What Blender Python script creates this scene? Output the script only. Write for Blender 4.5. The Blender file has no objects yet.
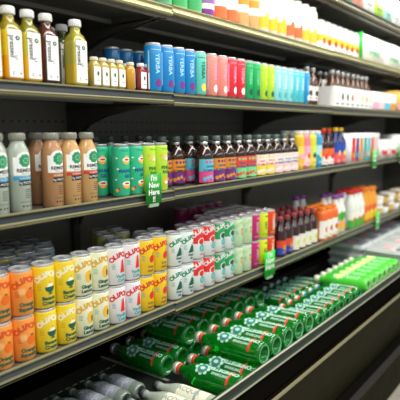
import bpy, bmesh, math, random
from mathutils import Vector, Matrix
random.seed(7)
C = bpy.context.scene.collection
PI = math.pi
FLOOR = -1.52

# ------------------------------------------------------------------ materials
MATS = {}
def mat(name, col, rough=.4, metal=0., trans=0., coat=0., emit=None, es=1., noise=0., ior=1.45, alpha=1., sss=0., spec=.5):
    if name in MATS: return MATS[name]
    m = bpy.data.materials.new(name); m.use_nodes = True
    nt = m.node_tree; b = nt.nodes['Principled BSDF']
    b.inputs['Base Color'].default_value = (*col, 1)
    b.inputs['Roughness'].default_value = rough
    b.inputs['Metallic'].default_value = metal
    b.inputs['Transmission Weight'].default_value = trans
    b.inputs['Coat Weight'].default_value = coat
    b.inputs['IOR'].default_value = ior; b.inputs['Specular IOR Level'].default_value = spec
    b.inputs['Alpha'].default_value = alpha
    if sss:
        b.inputs['Subsurface Weight'].default_value = sss
        b.inputs['Subsurface Radius'].default_value = (.02, .02, .02)
        b.inputs['Subsurface Scale'].default_value = .5
    if emit:
        b.inputs['Emission Color'].default_value = (*emit, 1); b.inputs['Emission Strength'].default_value = es
    if noise:
        tc = nt.nodes.new('ShaderNodeTexCoord'); n = nt.nodes.new('ShaderNodeTexNoise')
        n.inputs['Scale'].default_value = 14; n.inputs['Detail'].default_value = 6
        nt.links.new(tc.outputs['Object'], n.inputs['Vector'])
        mx = nt.nodes.new('ShaderNodeMixRGB'); mx.blend_type = 'MULTIPLY'; mx.inputs[0].default_value = noise
        mx.inputs[1].default_value = (*col, 1); nt.links.new(n.outputs['Color'], mx.inputs[2])
        nt.links.new(mx.outputs[0], b.inputs['Base Color'])
        br = nt.nodes.new('ShaderNodeMapRange'); br.inputs[3].default_value = max(.05, rough-.12); br.inputs[4].default_value = min(1, rough+.15)
        nt.links.new(n.outputs['Fac'], br.inputs[0]); nt.links.new(br.outputs[0], b.inputs['Roughness'])
    MATS[name] = m
    return m
def paint(name, col): return mat(name, col, .33, coat=.3)
def ink(name, col): return mat(name, col, .5)

deck_m = mat('shelf deck charcoal', (.15, .143, .12), .4, noise=.4)
under_m = mat('case lining charcoal', (.36, .34, .30), .5, noise=.3)
rail_m = mat('price rail grey plastic', (.05, .058, .065), .3, noise=.6, coat=.3)
rail_light = mat('price rail pale plastic', (.10, .115, .115), .35, noise=.7, coat=.2)
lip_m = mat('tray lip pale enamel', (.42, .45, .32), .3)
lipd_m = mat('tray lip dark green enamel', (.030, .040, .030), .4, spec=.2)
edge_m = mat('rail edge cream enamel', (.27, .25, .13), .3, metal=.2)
edge_lit = mat('lit rail edge cream enamel', (.48, .45, .24), .3, metal=.2)  # same cream as the other edges, with the canopy light put into the colour
black_m = mat('black rubber seal', (.007, .006, .005), .6, spec=.0)
olive_m = mat('olive brown case panel', (.026, .023, .011), .55, noise=.25, spec=.03)
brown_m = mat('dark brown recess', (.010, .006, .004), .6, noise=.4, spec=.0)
bump_m = mat('grey plastic bumper', (.036, .032, .031), .5, spec=.05)
alu = mat('bare aluminium', (.82, .83, .84), .3, metal=.6)
alu_dark = mat('dull aluminium', (.50, .51, .52), .35, metal=.6)
white = mat('white plastic', (.85, .85, .82), .4)
paper = mat('white label paper', (.92, .92, .89), .5)
inkblack = ink('black ink', (.02, .02, .02))
inkdg = ink('dark green ink', (.01, .11, .07))
inkwhite = ink('white ink', (.9, .9, .88))
inkred = ink('red ink', (.75, .03, .03))
inkteal = ink('teal ink', (.05, .42, .42))

# ------------------------------------------------------------------ mesh builder
class MB:
    def __init__(s): s.v = []; s.f = []; s.m = []; s.mats = []; s.sm = []
    def mi(s, m):
        if m not in s.mats: s.mats.append(m)
        return s.mats.index(m)
    def poly(s, vs, fs, m, smooth=False):
        o = len(s.v); s.v += [tuple(v) for v in vs]; k = s.mi(m)
        for f in fs: s.f.append([i+o for i in f]); s.m.append(k); s.sm.append(smooth)
    def box(s, x0, x1, y0, y1, z0, z1, m, bev=0):
        if bev:
            bm = bmesh.new(); bmesh.ops.create_cube(bm, size=1)
            for v in bm.verts: v.co = Vector(((x0+x1)/2+v.co.x*(x1-x0), (y0+y1)/2+v.co.y*(y1-y0), (z0+z1)/2+v.co.z*(z1-z0)))
            bmesh.ops.bevel(bm, geom=bm.edges[:], offset=bev, segments=2, affect='EDGES')
            bm.verts.index_update()
            s.poly([v.co[:] for v in bm.verts], [[v.index for v in f.verts] for f in bm.faces], m, True); bm.free(); return
        vs = [(x, y, z) for z in (z0, z1) for y in (y0, y1) for x in (x0, x1)]
        s.poly(vs, [(0,2,3,1),(4,5,7,6),(0,1,5,4),(2,6,7,3),(0,4,6,2),(1,3,7,5)], m)
    def lathe(s, prof, seg=28, sq=None):
        """prof: list of (r, z, material for the band above). sq(i)-> squareness per ring"""
        n = len(prof); o = len(s.v)
        for i, p in enumerate(prof):
            q = sq[i] if sq else 0
            for k in range(seg):
                a = 2*PI*k/seg; r = p[0]*sqr(a, q)
                s.v.append((r*math.cos(a), r*math.sin(a), p[1]))
        for i in range(n-1):
            k_ = s.mi(prof[i][2])
            for k in range(seg):
                k2 = (k+1) % seg
                s.f.append([o+i*seg+k, o+i*seg+k2, o+(i+1)*seg+k2, o+(i+1)*seg+k]); s.m.append(k_); s.sm.append(True)
        s.f.append([o+k for k in range(seg)][::-1]); s.m.append(s.mi(prof[0][2])); s.sm.append(False)
        s.f.append([o+(n-1)*seg+k for k in range(seg)]); s.m.append(s.mi(prof[-1][2] if prof[-1][2] else prof[-2][2])); s.sm.append(False)
    def wrap(s, shape, r, z, m, a0=0., eps=.0004, rot=False, q=0, sc=1., dx=0., dy=0., arch=0.):
        """shape: (verts2d, faces); bent round the upright cylinder of radius r, facing -Y turned by a0"""
        vs, fs = shape; out = []
        for x, y in vs:
            x, y = x*sc+dx, y*sc+dy
            y -= arch*x*x
            if rot: x, y = y, -x
            a = -PI/2+a0+x/r
            R = (r+eps)*sqr(a, q)
            out.append((R*math.cos(a), R*math.sin(a), z+y))
        s.poly(out, fs, m)
    def band(s, r, z0, z1, a0, a1, m, eps=.0003, q=0, n=14, thick=0):
        vs = []; fs = []
        for i in range(n+1):
            a = -PI/2+a0+(a1-a0)*i/n; R = (r+eps)*sqr(a, q)
            vs += [(R*math.cos(a), R*math.sin(a), z0), (R*math.cos(a), R*math.sin(a), z1)]
        for i in range(n): fs.append((2*i, 2*i+2, 2*i+3, 2*i+1))
        s.poly(vs, fs, m, True)
    def prism(s, prof, x0, x1, mats):
        """profile of (y,z) extruded along X, one material per edge"""
        n = len(prof); vs = [(x0, y, z) for y, z in prof]+[(x1, y, z) for y, z in prof]
        for i in range(n):
            j = (i+1) % n
            s.poly([vs[i], vs[j], vs[n+j], vs[n+i]], [(0,1,2,3)], mats[i] if isinstance(mats, list) else mats)
        m = mats[0] if isinstance(mats, list) else mats
        s.poly(vs[:n], [list(range(n))], m); s.poly(vs[n:], [list(range(n))[::-1]], m)
    def build(s, name, parent=None):
        me = bpy.data.meshes.new(name); me.from_pydata(s.v, [], s.f)
        for m in s.mats: me.materials.append(m)
        me.polygons.foreach_set('material_index', s.m); me.polygons.foreach_set('use_smooth', s.sm)
        me.update()
        o = bpy.data.objects.new(name, me); C.objects.link(o)
        if parent: o.parent = parent
        return o
def sqr(a, q):
    if not q: return 1.
    n = 2+q*5
    return (abs(math.cos(a))**n+abs(math.sin(a))**n)**(-1/n)

# ------------------------------------------------------------------ 2-D shapes (cut in strips so they can bend)
def strips(bm, step=.003):
    xs = [v.co.x for v in bm.verts]; ys = [v.co.y for v in bm.verts]
    for ax, lo, hi in ((0, min(xs), max(xs)), (1, min(ys), max(ys))):
        if ax == 1: continue
        k = math.ceil(lo/step)
        while k*step < hi:
            n = (1,0,0)
            bmesh.ops.bisect_plane(bm, geom=bm.verts[:]+bm.edges[:]+bm.faces[:], plane_co=(k*step,0,0), plane_no=n); k += 1
def shape_of(bm, step):
    if step: strips(bm, step)
    bm.verts.index_update()
    r = ([(v.co.x, v.co.y) for v in bm.verts], [[v.index for v in f.verts] for f in bm.faces]); bm.free(); return r
TX = {}
def text(t, size, step=.003, bold=.0, align='CENTER', rotcut=False):
    key = (t, size, step, bold, rotcut)
    if key in TX: return TX[key]
    cu = bpy.data.curves.new('t', 'FONT'); cu.body = t; cu.size = size; cu.align_x = align; cu.align_y = 'CENTER'
    cu.resolution_u = 3; cu.offset = bold*size
    o = bpy.data.objects.new('t', cu); C.objects.link(o)
    dg = bpy.context.evaluated_depsgraph_get(); dg.update()
    me = bpy.data.meshes.new_from_object(o.evaluated_get(dg))
    bm = bmesh.new(); bm.from_mesh(me)
    bpy.data.objects.remove(o); bpy.data.curves.remove(cu); bpy.data.meshes.remove(me)
    if rotcut:
        for v in bm.verts: v.co = Vector((v.co.y, -v.co.x, 0))
        vs, fs = shape_of(bm, step)
        r = ([(-y, x) for x, y in vs], fs)
    else: r = shape_of(bm, step)
    TX[key] = r; return r
def poly2(pts, step=.003):
    bm = bmesh.new(); f = bm.faces.new([bm.verts.new((x, y, 0)) for x, y in pts])
    if len(pts) > 4: bmesh.ops.triangulate(bm, faces=[f])
    return shape_of(bm, step)
def disc(rx, ry=None, x=0, y=0, n=18, a0=0, a1=2*PI, step=.003):
    ry = ry or rx
    return poly2([(x+rx*math.cos(a0+(a1-a0)*i/n), y+ry*math.sin(a0+(a1-a0)*i/n)) for i in range(n if a1-a0 > 6.2 else n+1)], step)
def rect(x0, x1, y0, y1, step=.003): return poly2([(x0,y0),(x1,y0),(x1,y1),(x0,y1)], step)

# ------------------------------------------------------------------ things
def thing(name, label, cat, loc=(0,0,0), group=None):
    o = bpy.data.objects.new(name, None); C.objects.link(o); o.location = loc; o.empty_display_size = .02
    o['label'] = label; o['category'] = cat
    if group: o['group'] = group
    return o
def dup(root):
    r = root.copy(); C.objects.link(r)
    for ch in list(root.children):
        c = ch.copy(); C.objects.link(c); c.parent = r
        for g in list(ch.children):
            d = g.copy(); C.objects.link(d); d.parent = c
    return r
USED = set()
def put(proto, label, group, x, y, z, yaw=0., lie=None, sc=1., tilt=0.):
    """first call moves the prototype itself, later ones copy it"""
    if proto.name in USED: o = dup(proto)
    else: o = proto; USED.add(proto.name)
    o['label'] = label
    o['group'] = group
    if lie is None: M = Matrix.Rotation(yaw, 4, 'Z')
    else: M = Matrix.Rotation(yaw, 4, 'Z') @ Matrix.Rotation(tilt, 4, 'X') @ Matrix.Rotation(-PI/2, 4, 'X') @ Matrix.Rotation(lie, 4, 'Z')
    o.rotation_euler = M.to_euler(); o.location = (x, y, z)
    o.scale = (sc, sc, sc) if not isinstance(sc, tuple) else sc
    n = len(o['label'].split())
    if not 4 <= n <= 16: print('LABEL LENGTH', n, label)
    return o
ORD = ['first','second','third','fourth','fifth','sixth','seventh','eighth','ninth','tenth','eleventh','twelfth','thirteenth','fourteenth','fifteenth','sixteenth','seventeenth','eighteenth','nineteenth','twentieth']
def nth(i, n):
    if n == 1: return ''
    if n == 2: return ['left', 'right'][i]
    if n == 3: return ['leftmost', 'middle', 'rightmost'][i]
    return 'leftmost' if i == 0 else 'rightmost' if i == n-1 else ORD[i]

# ---- cans
def can(name, cat, r, h, bands, art=None, lid=alu, tab=True):
    """bands: list of (z fraction start, material)"""
    t = thing(name, '', cat)
    b = MB(); zb = h*.055; zt = h*.925
    prof = [(r*.74, .0, alu_dark), (r*.80, h*.008, alu_dark), (r*.93, h*.03, bands[0][1]), (r, zb, bands[0][1])]
    for f, m in bands[1:]: prof[-1] = (prof[-1][0], prof[-1][1], prof[-1][2]); prof.append((r, h*f, m))
    prof.append((r, zt, bands[-1][1])); prof.append((r*.965, h*.948, None))
    b.lathe(prof)
    if art: art(b, r, h)
    b.build('body', t)
    l = MB()
    l.lathe([(r*.965, h*.948, lid), (r*.87, h*.974, lid), (r*.895, h*.982, lid), (r*.895, h*.995, lid), (r*.86, h, lid), (r*.82, h*.995, lid), (r*.79, h*.972, lid), (r*.3, h*.972, None)], 24)
    l.build('lid', t)
    if tab:
        p = MB(); vs, fs = disc(r*.2, r*.36, 0, r*.12, step=0)
        p.poly([(x, y, h*.979) for x, y in vs]+[(x, y, h*.986) for x, y in vs], fs+[[i+len(vs) for i in f] for f in fs]+[[i, (i+1) % len(vs), (i+1) % len(vs)+len(vs), i+len(vs)] for i in range(len(vs))], alu_dark)
        p.build('pull_tab', t)
    return t

CR, CH = .0305, .119
A0 = -.15          # how far the prints are turned towards the aisle
def brand(b, r, h, m, z=.70, size=.0205):
    RR = .040      # letters stand on an arc of this radius
    for i, ch in enumerate('OLIPOP'):
        th = math.radians((-50, -32, -20, -8, 9, 27)[i]); vs, fs = text(ch, size, bold=.05)
        out = [(x*math.cos(th)+y*math.sin(th)+RR*math.sin(th), -x*math.sin(th)+y*math.cos(th)+RR*math.cos(th)-RR) for x, y in vs]
        b.wrap((out, fs), r, h*z+.010, m, A0, dx=.006, eps=.0004)
def words(b, r, h, a, c, m, z=.265, size=.0130):
    b.wrap(text(a, size, bold=.05), r, h*z, m, A0, dx=.004); b.wrap(text(c, size, bold=.05), r, h*(z-.105), m, A0, dx=.004)
def small(b, r, h, m):
    for i in range(4): b.wrap(rect(-.026, -.026+.010+.002*(i % 2), -.0007, .0007), r, h*(.55-.035*i), m, A0)
def orange_art(b, r, h):
    o = ink('deep orange ink', (.85, .16, .01)); red = ink('vermilion ink', (.78, .09, .02))
    brand(b, r, h, red)
    b.wrap(disc(.0125), r, h*.475, o, A0, dx=.012); b.wrap(disc(.011), r, h*.55, ink('light orange ink', (1, .42, .10)), A0, dx=-.009, eps=.0003)
    b.wrap(disc(.0075), r, h*.55, ink('pale orange ink', (1, .55, .2)), A0, dx=-.009, eps=.0006)
    b.wrap(disc(.005, .002), r, h*.585, inkdg, A0, dx=.014, eps=.0006)
    words(b, r, h, 'Orange', 'Squeeze', inkdg); small(b, r, h, red)
def banana_art(b, r, h):
    brand(b, r, h, ink('cream ink', (1., .96, .70)))
    b.wrap(disc(.0145, .015, a0=PI, a1=2*PI, n=12), r, h*.50, inkdg, A0, dx=.008)
    b.wrap(rect(-.002, .002, -.008, .0), r, h*.41, inkdg, A0, dx=.008); b.wrap(disc(.007, .002), r, h*.35, inkdg, A0, dx=.008)
    b.wrap(disc(.009, .009, a0=0, a1=PI, n=12), r, h*.505, ink('cream ink', (1., .96, .70)), A0, dx=.008)
    b.wrap(disc(.003), r, h*.60, ink('peach ink', (.9, .4, .2)), A0, dx=.009, eps=.0006)
    words(b, r, h, 'Banana', 'Cream', inkdg, .25); small(b, r, h, ink('mustard ink', (.6, .45, .02)))
def lemon_art(b, r, h):
    brand(b, r, h, ink('gold ink', (.80, .42, .03)))
    b.wrap(disc(.0125, .0175), r, h*.47, ink('amber ink', (.92, .50, .03)), A0, dx=.010)
    b.wrap(disc(.004, .010), r, h*.44, inkdg, A0, dx=.015, eps=.0007)
    words(b, r, h, 'Ginger', 'Lemon', inkdg, .24); small(b, r, h, inkteal)
def cherry_art(b, r, h):
    brand(b, r, h, inkred)
    b.wrap(poly2([(-.001, .022), (.004, .022), (.009, -.018), (-.009, -.018)]), r, h*.48, inkred, A0, dx=.009)
    b.wrap(poly2([(-.001, .020), (.002, .020), (.000, -.016), (-.004, -.014)]), r, h*.48, ink('rose ink', (.9, .35, .33)), A0, dx=.004, eps=.0002)
    words(b, r, h, 'Vanilla', 'Cola', inkteal, .24); small(b, r, h, inkteal)
def apple_art(b, r, h):
    brand(b, r, h, inkred)
    b.wrap(disc(.010, .012), r, h*.45, inkred, A0, dx=.009); b.wrap(disc(.009, .0105), r, h*.46, inkred, A0, dx=.014)
    b.wrap(poly2([(-.001, 0), (.001, 0), (.005, .010), (.002, .010)]), r, h*.54, inkdg, A0, dx=.011, eps=.0007)
    words(b, r, h, 'Crisp', 'Apple', ink('brown ink', (.35, .12, .02)), .25, .010); small(b, r, h, inkteal)
def hill_art(b, r, h):
    g = ink('bottle green ink', (.01, .26, .13))
    brand(b, r, h, g)
    b.wrap(poly2([(-.017, -.015), (.017, -.015), (.010, .006), (.004, -.003), (-.002, .016)]), r, h*.45, inkdg, A0, dx=.007)
    b.wrap(disc(.003), r, h*.60, g, A0, dx=.012)
    words(b, r, h, 'Ginger', 'Ale', inkdg, .26, .010); small(b, r, h, inkteal)
def scoop_art(c):
    def f(b, r, h):
        brand(b, r, h, inkwhite, .80)
        b.wrap(disc(.016, .015), r, h*.55, inkwhite, A0, dx=.004, eps=.0005)
        b.wrap(disc(.012, .011), r, h*.56, c, A0, dx=.004, eps=.0007)
        b.wrap(disc(.011, .014), r, h*.36, inkteal, A0, dx=.006, eps=.0009); b.wrap(disc(.004, .009), r, h*.36, ink('pale teal ink', (.25, .65, .65)), A0, dx=.003, eps=.0012)
        b.wrap(text('Cola', .010, bold=.03), r, h*.17, c, A0, dx=.006, eps=.0008)
    return f
def peach_art(b, r, h):
    brand(b, r, h, ink('pale green ink', (.45, .65, .35)), .74, .015)
    b.wrap(disc(.010, .013), r, h*.5, ink('apricot ink', (.95, .42, .15)), A0, dx=.008)
    b.wrap(disc(.008, .003), r, h*.60, ink('leaf ink', (.05, .40, .12)), A0, dx=.006, eps=.0008)
    b.wrap(disc(.006, .004), r, h*.42, ink('leaf ink', (.05, .40, .12)), A0, dx=.012, eps=.0008); small(b, r, h, inkteal)
def stripe_art(c, w, t):
    def f(b, r, h):
        b.wrap(text(t, .017, bold=.03, rotcut=True), r, h*.5, w, A0, rot=True, dx=0)
        b.wrap(disc(.010, .003), r, h*.83, c, A0, dx=.004); b.wrap(rect(-.016, .016, -.001, .001), r, h*.17, c, A0)
    return f
def bands1(m): return [(0, m)]
P = {}
P['orange'] = (can('soda_can', 'can', CR, CH, bands1(paint('orange can paint', (.95, .33, .055))), orange_art), 'orange soda can with an orange fruit print')
P['banana'] = (can('soda_can', 'can', CR, CH, bands1(paint('yellow can paint', (.90, .66, .02))), banana_art), 'yellow soda can with a dark green bowl print')
P['lemon'] = (can('soda_can', 'can', CR, CH, bands1(paint('pale lemon can paint', (.86, .86, .60))), lemon_art), 'pale lemon soda can with a gold fruit print')
P['cherry'] = (can('soda_can', 'can', CR, CH, bands1(paint('blush white can paint', (.86, .80, .81))), cherry_art), 'pinkish white soda can with a red cone print')
P['apple'] = (can('soda_can', 'can', CR, CH, bands1(paint('golden can paint', (.93, .62, .015))), apple_art), 'golden yellow soda can with a red apple print')
P['hill'] = (can('soda_can', 'can', CR, CH, bands1(paint('cool white can paint', (.82, .87, .85))), hill_art), 'white soda can with green letters and a dark hill')
rp = paint('red can paint', (.80, .03, .03)); gp = paint('green can paint', (.02, .36, .10)); wp = paint('cool white can paint', (.82, .87, .85))
P['red'] = (can('soda_can', 'can', CR, CH, [(0, wp), (.50, rp)], scoop_art(inkred)), 'red topped white soda can with a teal glass print')
P['green'] = (can('soda_can', 'can', CR, CH, [(0, wp), (.45, gp)], scoop_art(inkdg)), 'green topped white soda can with a teal glass print')
P['peach'] = (can('soda_can', 'can', CR, CH, bands1(paint('pale green can paint', (.62, .80, .50))), peach_art), 'pale green soda can with an apricot print')
P['magenta'] = (can('soda_can', 'can', CR, CH, bands1(paint('magenta can paint', (.55, .02, .18))), stripe_art(ink('pink ink', (.9, .4, .6)), ink('pink ink', (.9, .4, .6)), 'BERRY')), 'magenta soda can with pink lettering')
P['lime'] = (can('soda_can', 'can', CR, CH, bands1(paint('acid lime can paint', (.72, .85, .02))), stripe_art(inkdg, inkdg, 'ZEVI')), 'acid lime soda can with dark lettering')
P['scarlet'] = (can('soda_can', 'can', CR, CH, bands1(paint('scarlet can paint', (.85, .06, .02))), stripe_art(ink('yellow ink', (.95, .7, .1)), ink('cream ink', (1., .96, .70)), 'CHERRY')), 'scarlet soda can with cream lettering')
P['slate'] = (can('soda_can', 'can', CR, CH, bands1(paint('slate blue can paint', (.24, .32, .41)))), 'slate grey soda can')
P['plum'] = (can('soda_can', 'can', CR, CH, [(0, paint('dusky violet can paint', (.25, .2, .33))), (.5, paint('magenta can paint', (.55, .02, .18)))]), 'plum topped grey soda can')
P['olive'] = (can('soda_can', 'can', CR, CH, [(0, paint('slate blue can paint', (.24, .32, .41))), (.55, paint('olive can paint', (.42, .40, .12)))]), 'olive topped grey soda can')

# ------------------------------------------------------------------ the shelf heights (camera at z=0)
DZ = dict(A=.370, B=.105, C=-.204, D=-.583, AA=.632)
def second(k): return P[k]
front = [('orange', [.603, .665]), ('banana', [.729, .793]), ('lemon', [.853, .914]), ('cherry', [.976, 1.041]), ('apple', [1.102, 1.164]),
         ('hill', [1.241, 1.303]), ('red', [1.365, 1.427]), ('green', [1.493, 1.556]), ('peach', [1.618, 1.680]), ('magenta', [1.742]), ('lime', [1.804]), ('scarlet', [1.866])]
for k, xs in front:
    pr, d = P[k]
    for i, x in enumerate(xs):
        s = 1.0 if x < 1.2 else (.975 if x < 1.6 else .965)
        for tier in (0, 1):
            side = {'orange': '', }.get(k, '')
            w = ('bottom' if tier == 0 else 'top')+' tier'
            lab = f"{d}, {w}" + (f", {nth(i, len(xs))} of pair" if len(xs) > 1 else ' of front row')
            put(pr, lab, 'stacked soda cans in the front row', x, 1.10+random.uniform(-.002, .002), DZ['D']+tier*CH*s, random.uniform(-.06, .06), sc=(1, 1, s))
backs = [('slate', 1.166, [.585, .647, .710, .773]), ('slate', 1.240, [.645, .770, .832]), ('slate', 1.314, [.69, .752, .814, .876]), ('slate', 1.386, [.752, .814, .876]),
         ('banana', 1.240, [.7075]), ('slate', 1.165, [1.040, 1.160, 1.222]), ('olive', 1.235, [1.06, 1.13]), ('olive', 1.305, [1.095, 1.16]),
         ('plum', 1.165, [1.365, 1.428, 1.49, 1.553, 1.616, 1.68, 1.742, 1.804, 1.866]), ('plum', 1.230, [1.556, 1.62, 1.683, 1.746, 1.809, 1.87]),
         ('plum', 1.295, [1.690, 1.753, 1.816, 1.878]), ('plum', 1.425, [1.665, 1.73, 1.795, 1.86, 1.925])]
rowname = {1.166: 'second row', 1.165: 'second row', 1.24: 'third row', 1.23: 'third row', 1.235: 'third row', 1.314: 'fourth row', 1.305: 'fourth row', 1.295: 'fourth row', 1.386: 'fifth row', 1.36: 'fifth row', 1.425: 'rearmost row'}
for bi, (k, y, xs) in enumerate(backs):
    pr, d = P[k]
    for i, x in enumerate(xs):
        behind = {'slate': 'behind the orange and yellow cans' if x < 1 else 'behind the pinkish and golden cans', 'olive': 'behind the pinkish cans', 'plum': 'behind red and green cans', 'banana': 'behind orange cans'}[k]
        if k == 'banana': d2 = 'yellow soda can'
        else: d2 = d
        sc = .965 if x > 1.3 else 1
        for tier in ((0, 1) if x < 1 or k == 'plum' else (0, 1)):
            put(pr, f"{d2} {behind}, {rowname[y]}, {'bottom' if tier == 0 else 'top'}" + (f", {nth(i, len(xs))}" if len(xs) > 1 else ''), 'soda cans behind the front row', x, y, DZ['D']+tier*CH*sc, random.uniform(-1, 1), sc=(1, 1, sc))

# ---- bottles
def bottle(name, cat, bodyprof, capprof, label=None, capm=white, seg=24, sq=None, extra=None):
    t = thing(name, '', cat)
    b = MB(); b.lathe(bodyprof, seg, sq); b.build('body', t)
    c = MB(); c.lathe([(r, z, capm) for r, z in capprof], 20)
    r0 = capprof[1][0]; z0, z1 = capprof[1][1], capprof[-2][1]
    for k in range(20):     # ribs of the screw cap
        a = 2*PI*k/20; ca, sa = math.cos(a), math.sin(a)
        vs = []
        for (rr, w) in ((r0*.99, .0007), (r0*1.035, .0004)):
            for zz in (z0+.001, z1-.001):
                for sgn in (-1, 1): vs.append((rr*ca-sgn*w*sa, rr*sa+sgn*w*ca, zz))
        c.poly(vs, [(4,5,7,6),(0,4,6,2),(1,3,7,5)], capm)
    c.build('cap', t)
    if label:
        l = MB(); label(l); l.build('label', t)
    if extra:
        l = MB(); extra(l); l.build('neck_band', t)
    return t
def cap_at(r, z0, z1): return [(r*.9, z0), (r, z0+.001), (r, z1-.002), (r*.93, z1)]
# juice bottles (upper left)
def juice(top, mid, low, dark=False):
    m1, m2, m3 = (mat(f'juice {c}', c, .12, coat=.6, trans=.12) for c in (low, mid, top))
    prof = [(.018, 0, m1), (.0225, .003, m1), (.0232, .008, m1), (.0232, .035, m1), (.0232, .055, m2), (.0232, .100, m2), (.0225, .112, m3), (.0185, .126, m3), (.0135, .134, m3), (.0125, .146, m3), (.0125, .150, None)]
    sq = [.6, .9, 1, 1, 1, 1, .9, .4, 0, 0, 0]
    def lab(l):
        n = .0232
        l.band(n, .007, .113, -.66, .66, paper, q=1, eps=.0004)
        l.wrap(text('pressed', .0158, bold=.015, rotcut=True), n, .075, inkblack, -.33, rot=True, q=1, eps=.0009)
        l.wrap(disc(.0052), n, .095, inkdg, .25, q=1, eps=.0009)
        l.wrap(disc(.0018), n, .095, paper, .25, q=1, eps=.0014)
        for i, w in enumerate((.008, .006, .009)): l.wrap(rect(0, w, -.0006, .0006), n, .055-.004*i, inkblack, -.10, q=1, eps=.0009)
        for i, w in enumerate((.005, .004, .005)): l.wrap(rect(0, w, -.0005, .0005), n, .019-.0028*i, inkblack, -.4, q=1, eps=.0009)
        l.wrap(disc(.002), n, .016, ink('maroon ink', (.3, .02, .08)), .45, q=1, eps=.0009)
    return bottle('juice_bottle', 'bottle', prof, cap_at(.0155, .148, .166), lab, white, 32, sq)
jy = juice((.36, .28, .02), (.85, .62, .02), (.90, .42, .01))
jy2 = juice((.25, .23, .02), (.62, .55, .04), (.88, .50, .02))
jr = juice((.10, .03, .02), (.11, .02, .03), (.07, .015, .02))
jg = juice((.10, .13, .03), (.11, .13, .03), (.16, .15, .03))
jp = juice((.45, .42, .05), (.62, .56, .10), (.80, .58, .05))
g = 'juice bottles on the upper shelf'
bz = DZ['B']+.003
put(jy, 'yellow juice bottle with white cap, second from the left end of upper shelf', g, .671, 1.10, bz, .05, sc=1.01)
put(jy, 'yellow juice bottle cut by the left picture edge', g, .617, 1.10, bz, .05)
put(jy2, 'yellow green juice bottle between yellow and dark red bottles', g, .7215, 1.10, bz, .05, sc=1.01)
put(jr, 'dark red juice bottle with white cap on upper shelf', g, .7725, 1.10, bz, .05, sc=1.01)
put(jg, 'dark green juice bottle set back behind the row', g, .872, 1.17, bz, -.1)
put(jp, 'pale green juice bottle, last of the tall ones beside the small shots', g, .862, 1.10, bz, .05, sc=1.01)
put(jy2, 'olive yellow juice bottle behind the pale green one', g, .873, 1.228, bz, 0.1)
# shots
def shot(col, capm):
    m = mat(f'shot {col}', col, .15, coat=.5, trans=.1); r = .0142
    prof = [(r*.8, 0, m), (r, .003, m), (r, .058, m), (r*.8, .066, m), (r*.68, .069, m), (r*.68, .070, None)]
    def lab(l):
        l.band(r, .006, .054, -.75, .75, paper, q=.8)
        l.wrap(disc(.0035, .006), r, .036, inkdg, .1, q=.8, eps=.0007)
        l.wrap(rect(-.004, .004, -.0007, .0007), r, .018, inkblack, .1, q=.8, eps=.0007)
    return bottle('shot_bottle', 'bottle', prof, cap_at(r*.78, .0695, .080), lab, capm, 20, [.4, .8, .8, .4, 0, 0])
cream_cap = mat('cream plastic', (.80, .74, .58), .4)
s1 = shot((.55, .42, .10), cream_cap); s2 = shot((.75, .38, .03), cream_cap); s3 = shot((.30, .03, .03), white)
g = 'small shot bottles beside the juices'
for i, x in enumerate((.918, .9485, .979, 1.0095)):
    put(s1, f'small yellow shot bottle with white label, {nth(i, 4)} in the first four', g, x, 1.095, bz, .05)
put(s2, 'small amber shot bottle, largest gap in the shot row, left one', g, 1.058, 1.10, bz, .8)
put(s2, 'small amber shot bottle beside the red shots', g, 1.075, 1.135, bz, .2)
put(s2, 'small amber shot bottle behind the first amber ones', g, 1.045, 1.135, bz, .2)
put(s3, 'small red shot bottle, left of the two', g, 1.096, 1.095, bz, .05)
put(s3, 'small red shot bottle right beside the blue cans', g, 1.127, 1.095, bz, .05)
# slim cans
SR, SH = .0268, .146
def slim_art(c1, c2, t):
    def f(b, r, h):
        b.wrap(text(t, .020, bold=.02, rotcut=True), r, h*.58, c1, A0, rot=True)
        b.wrap(disc(.011, .013), r, h*.19, c2, A0, dx=.004); b.wrap(rect(-.02, .02, -.001, .001), r, h*.86, c1, A0)
        b.wrap(rect(-.03, -.026, -.05, .05), r, h*.5, c1, A0)
    return f
def slim(col, c1, c2, t='YERBA'): return can('energy_can', 'can', SR, SH, bands1(paint(f'slim can {col}', col)), slim_art(c1, c2, t))
pale_blue = ink('pale blue ink', (.45, .75, .9)); purple = ink('purple ink', (.20, .03, .25)); yel = ink('yellow ink', (.95, .7, .1)); pink = ink('pink ink', (.9, .4, .6))
slims = [(slim((.01, .25, .60), pale_blue, purple), 'blue energy can with a purple spot', [1.150, 1.206, 1.262, 1.316]),
         (slim((.12, .62, .48), inkdg, yel), 'mint green energy can with a yellow spot', [1.374]),
         (slim((.90, .28, .22), pink, inkwhite), 'coral energy can', [1.438, 1.50]),
         (slim((.78, .03, .05), pink, inkwhite), 'red energy can with a white spot', [1.558, 1.615]),
         (slim((.01, .42, .12), ink('leaf light ink', (.2, .7, .3)), inkdg), 'emerald green energy can', [1.671, 1.725]),
         (slim((.45, .75, .04), yel, inkdg), 'lime green energy can', [1.779, 1.833]),
         (slim((.30, .75, .78), inkwhite, inkteal), 'pale aqua energy can', [1.887, 1.940, 1.994]),
         (slim((.10, .60, .72), inkwhite, inkteal), 'cyan energy can', [2.048, 2.10]),
         (slim((.01, .30, .60), pale_blue, inkwhite), 'deep blue energy can at the end of its row', [2.154])]
g = 'tall slim cans on the upper shelf'
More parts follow.
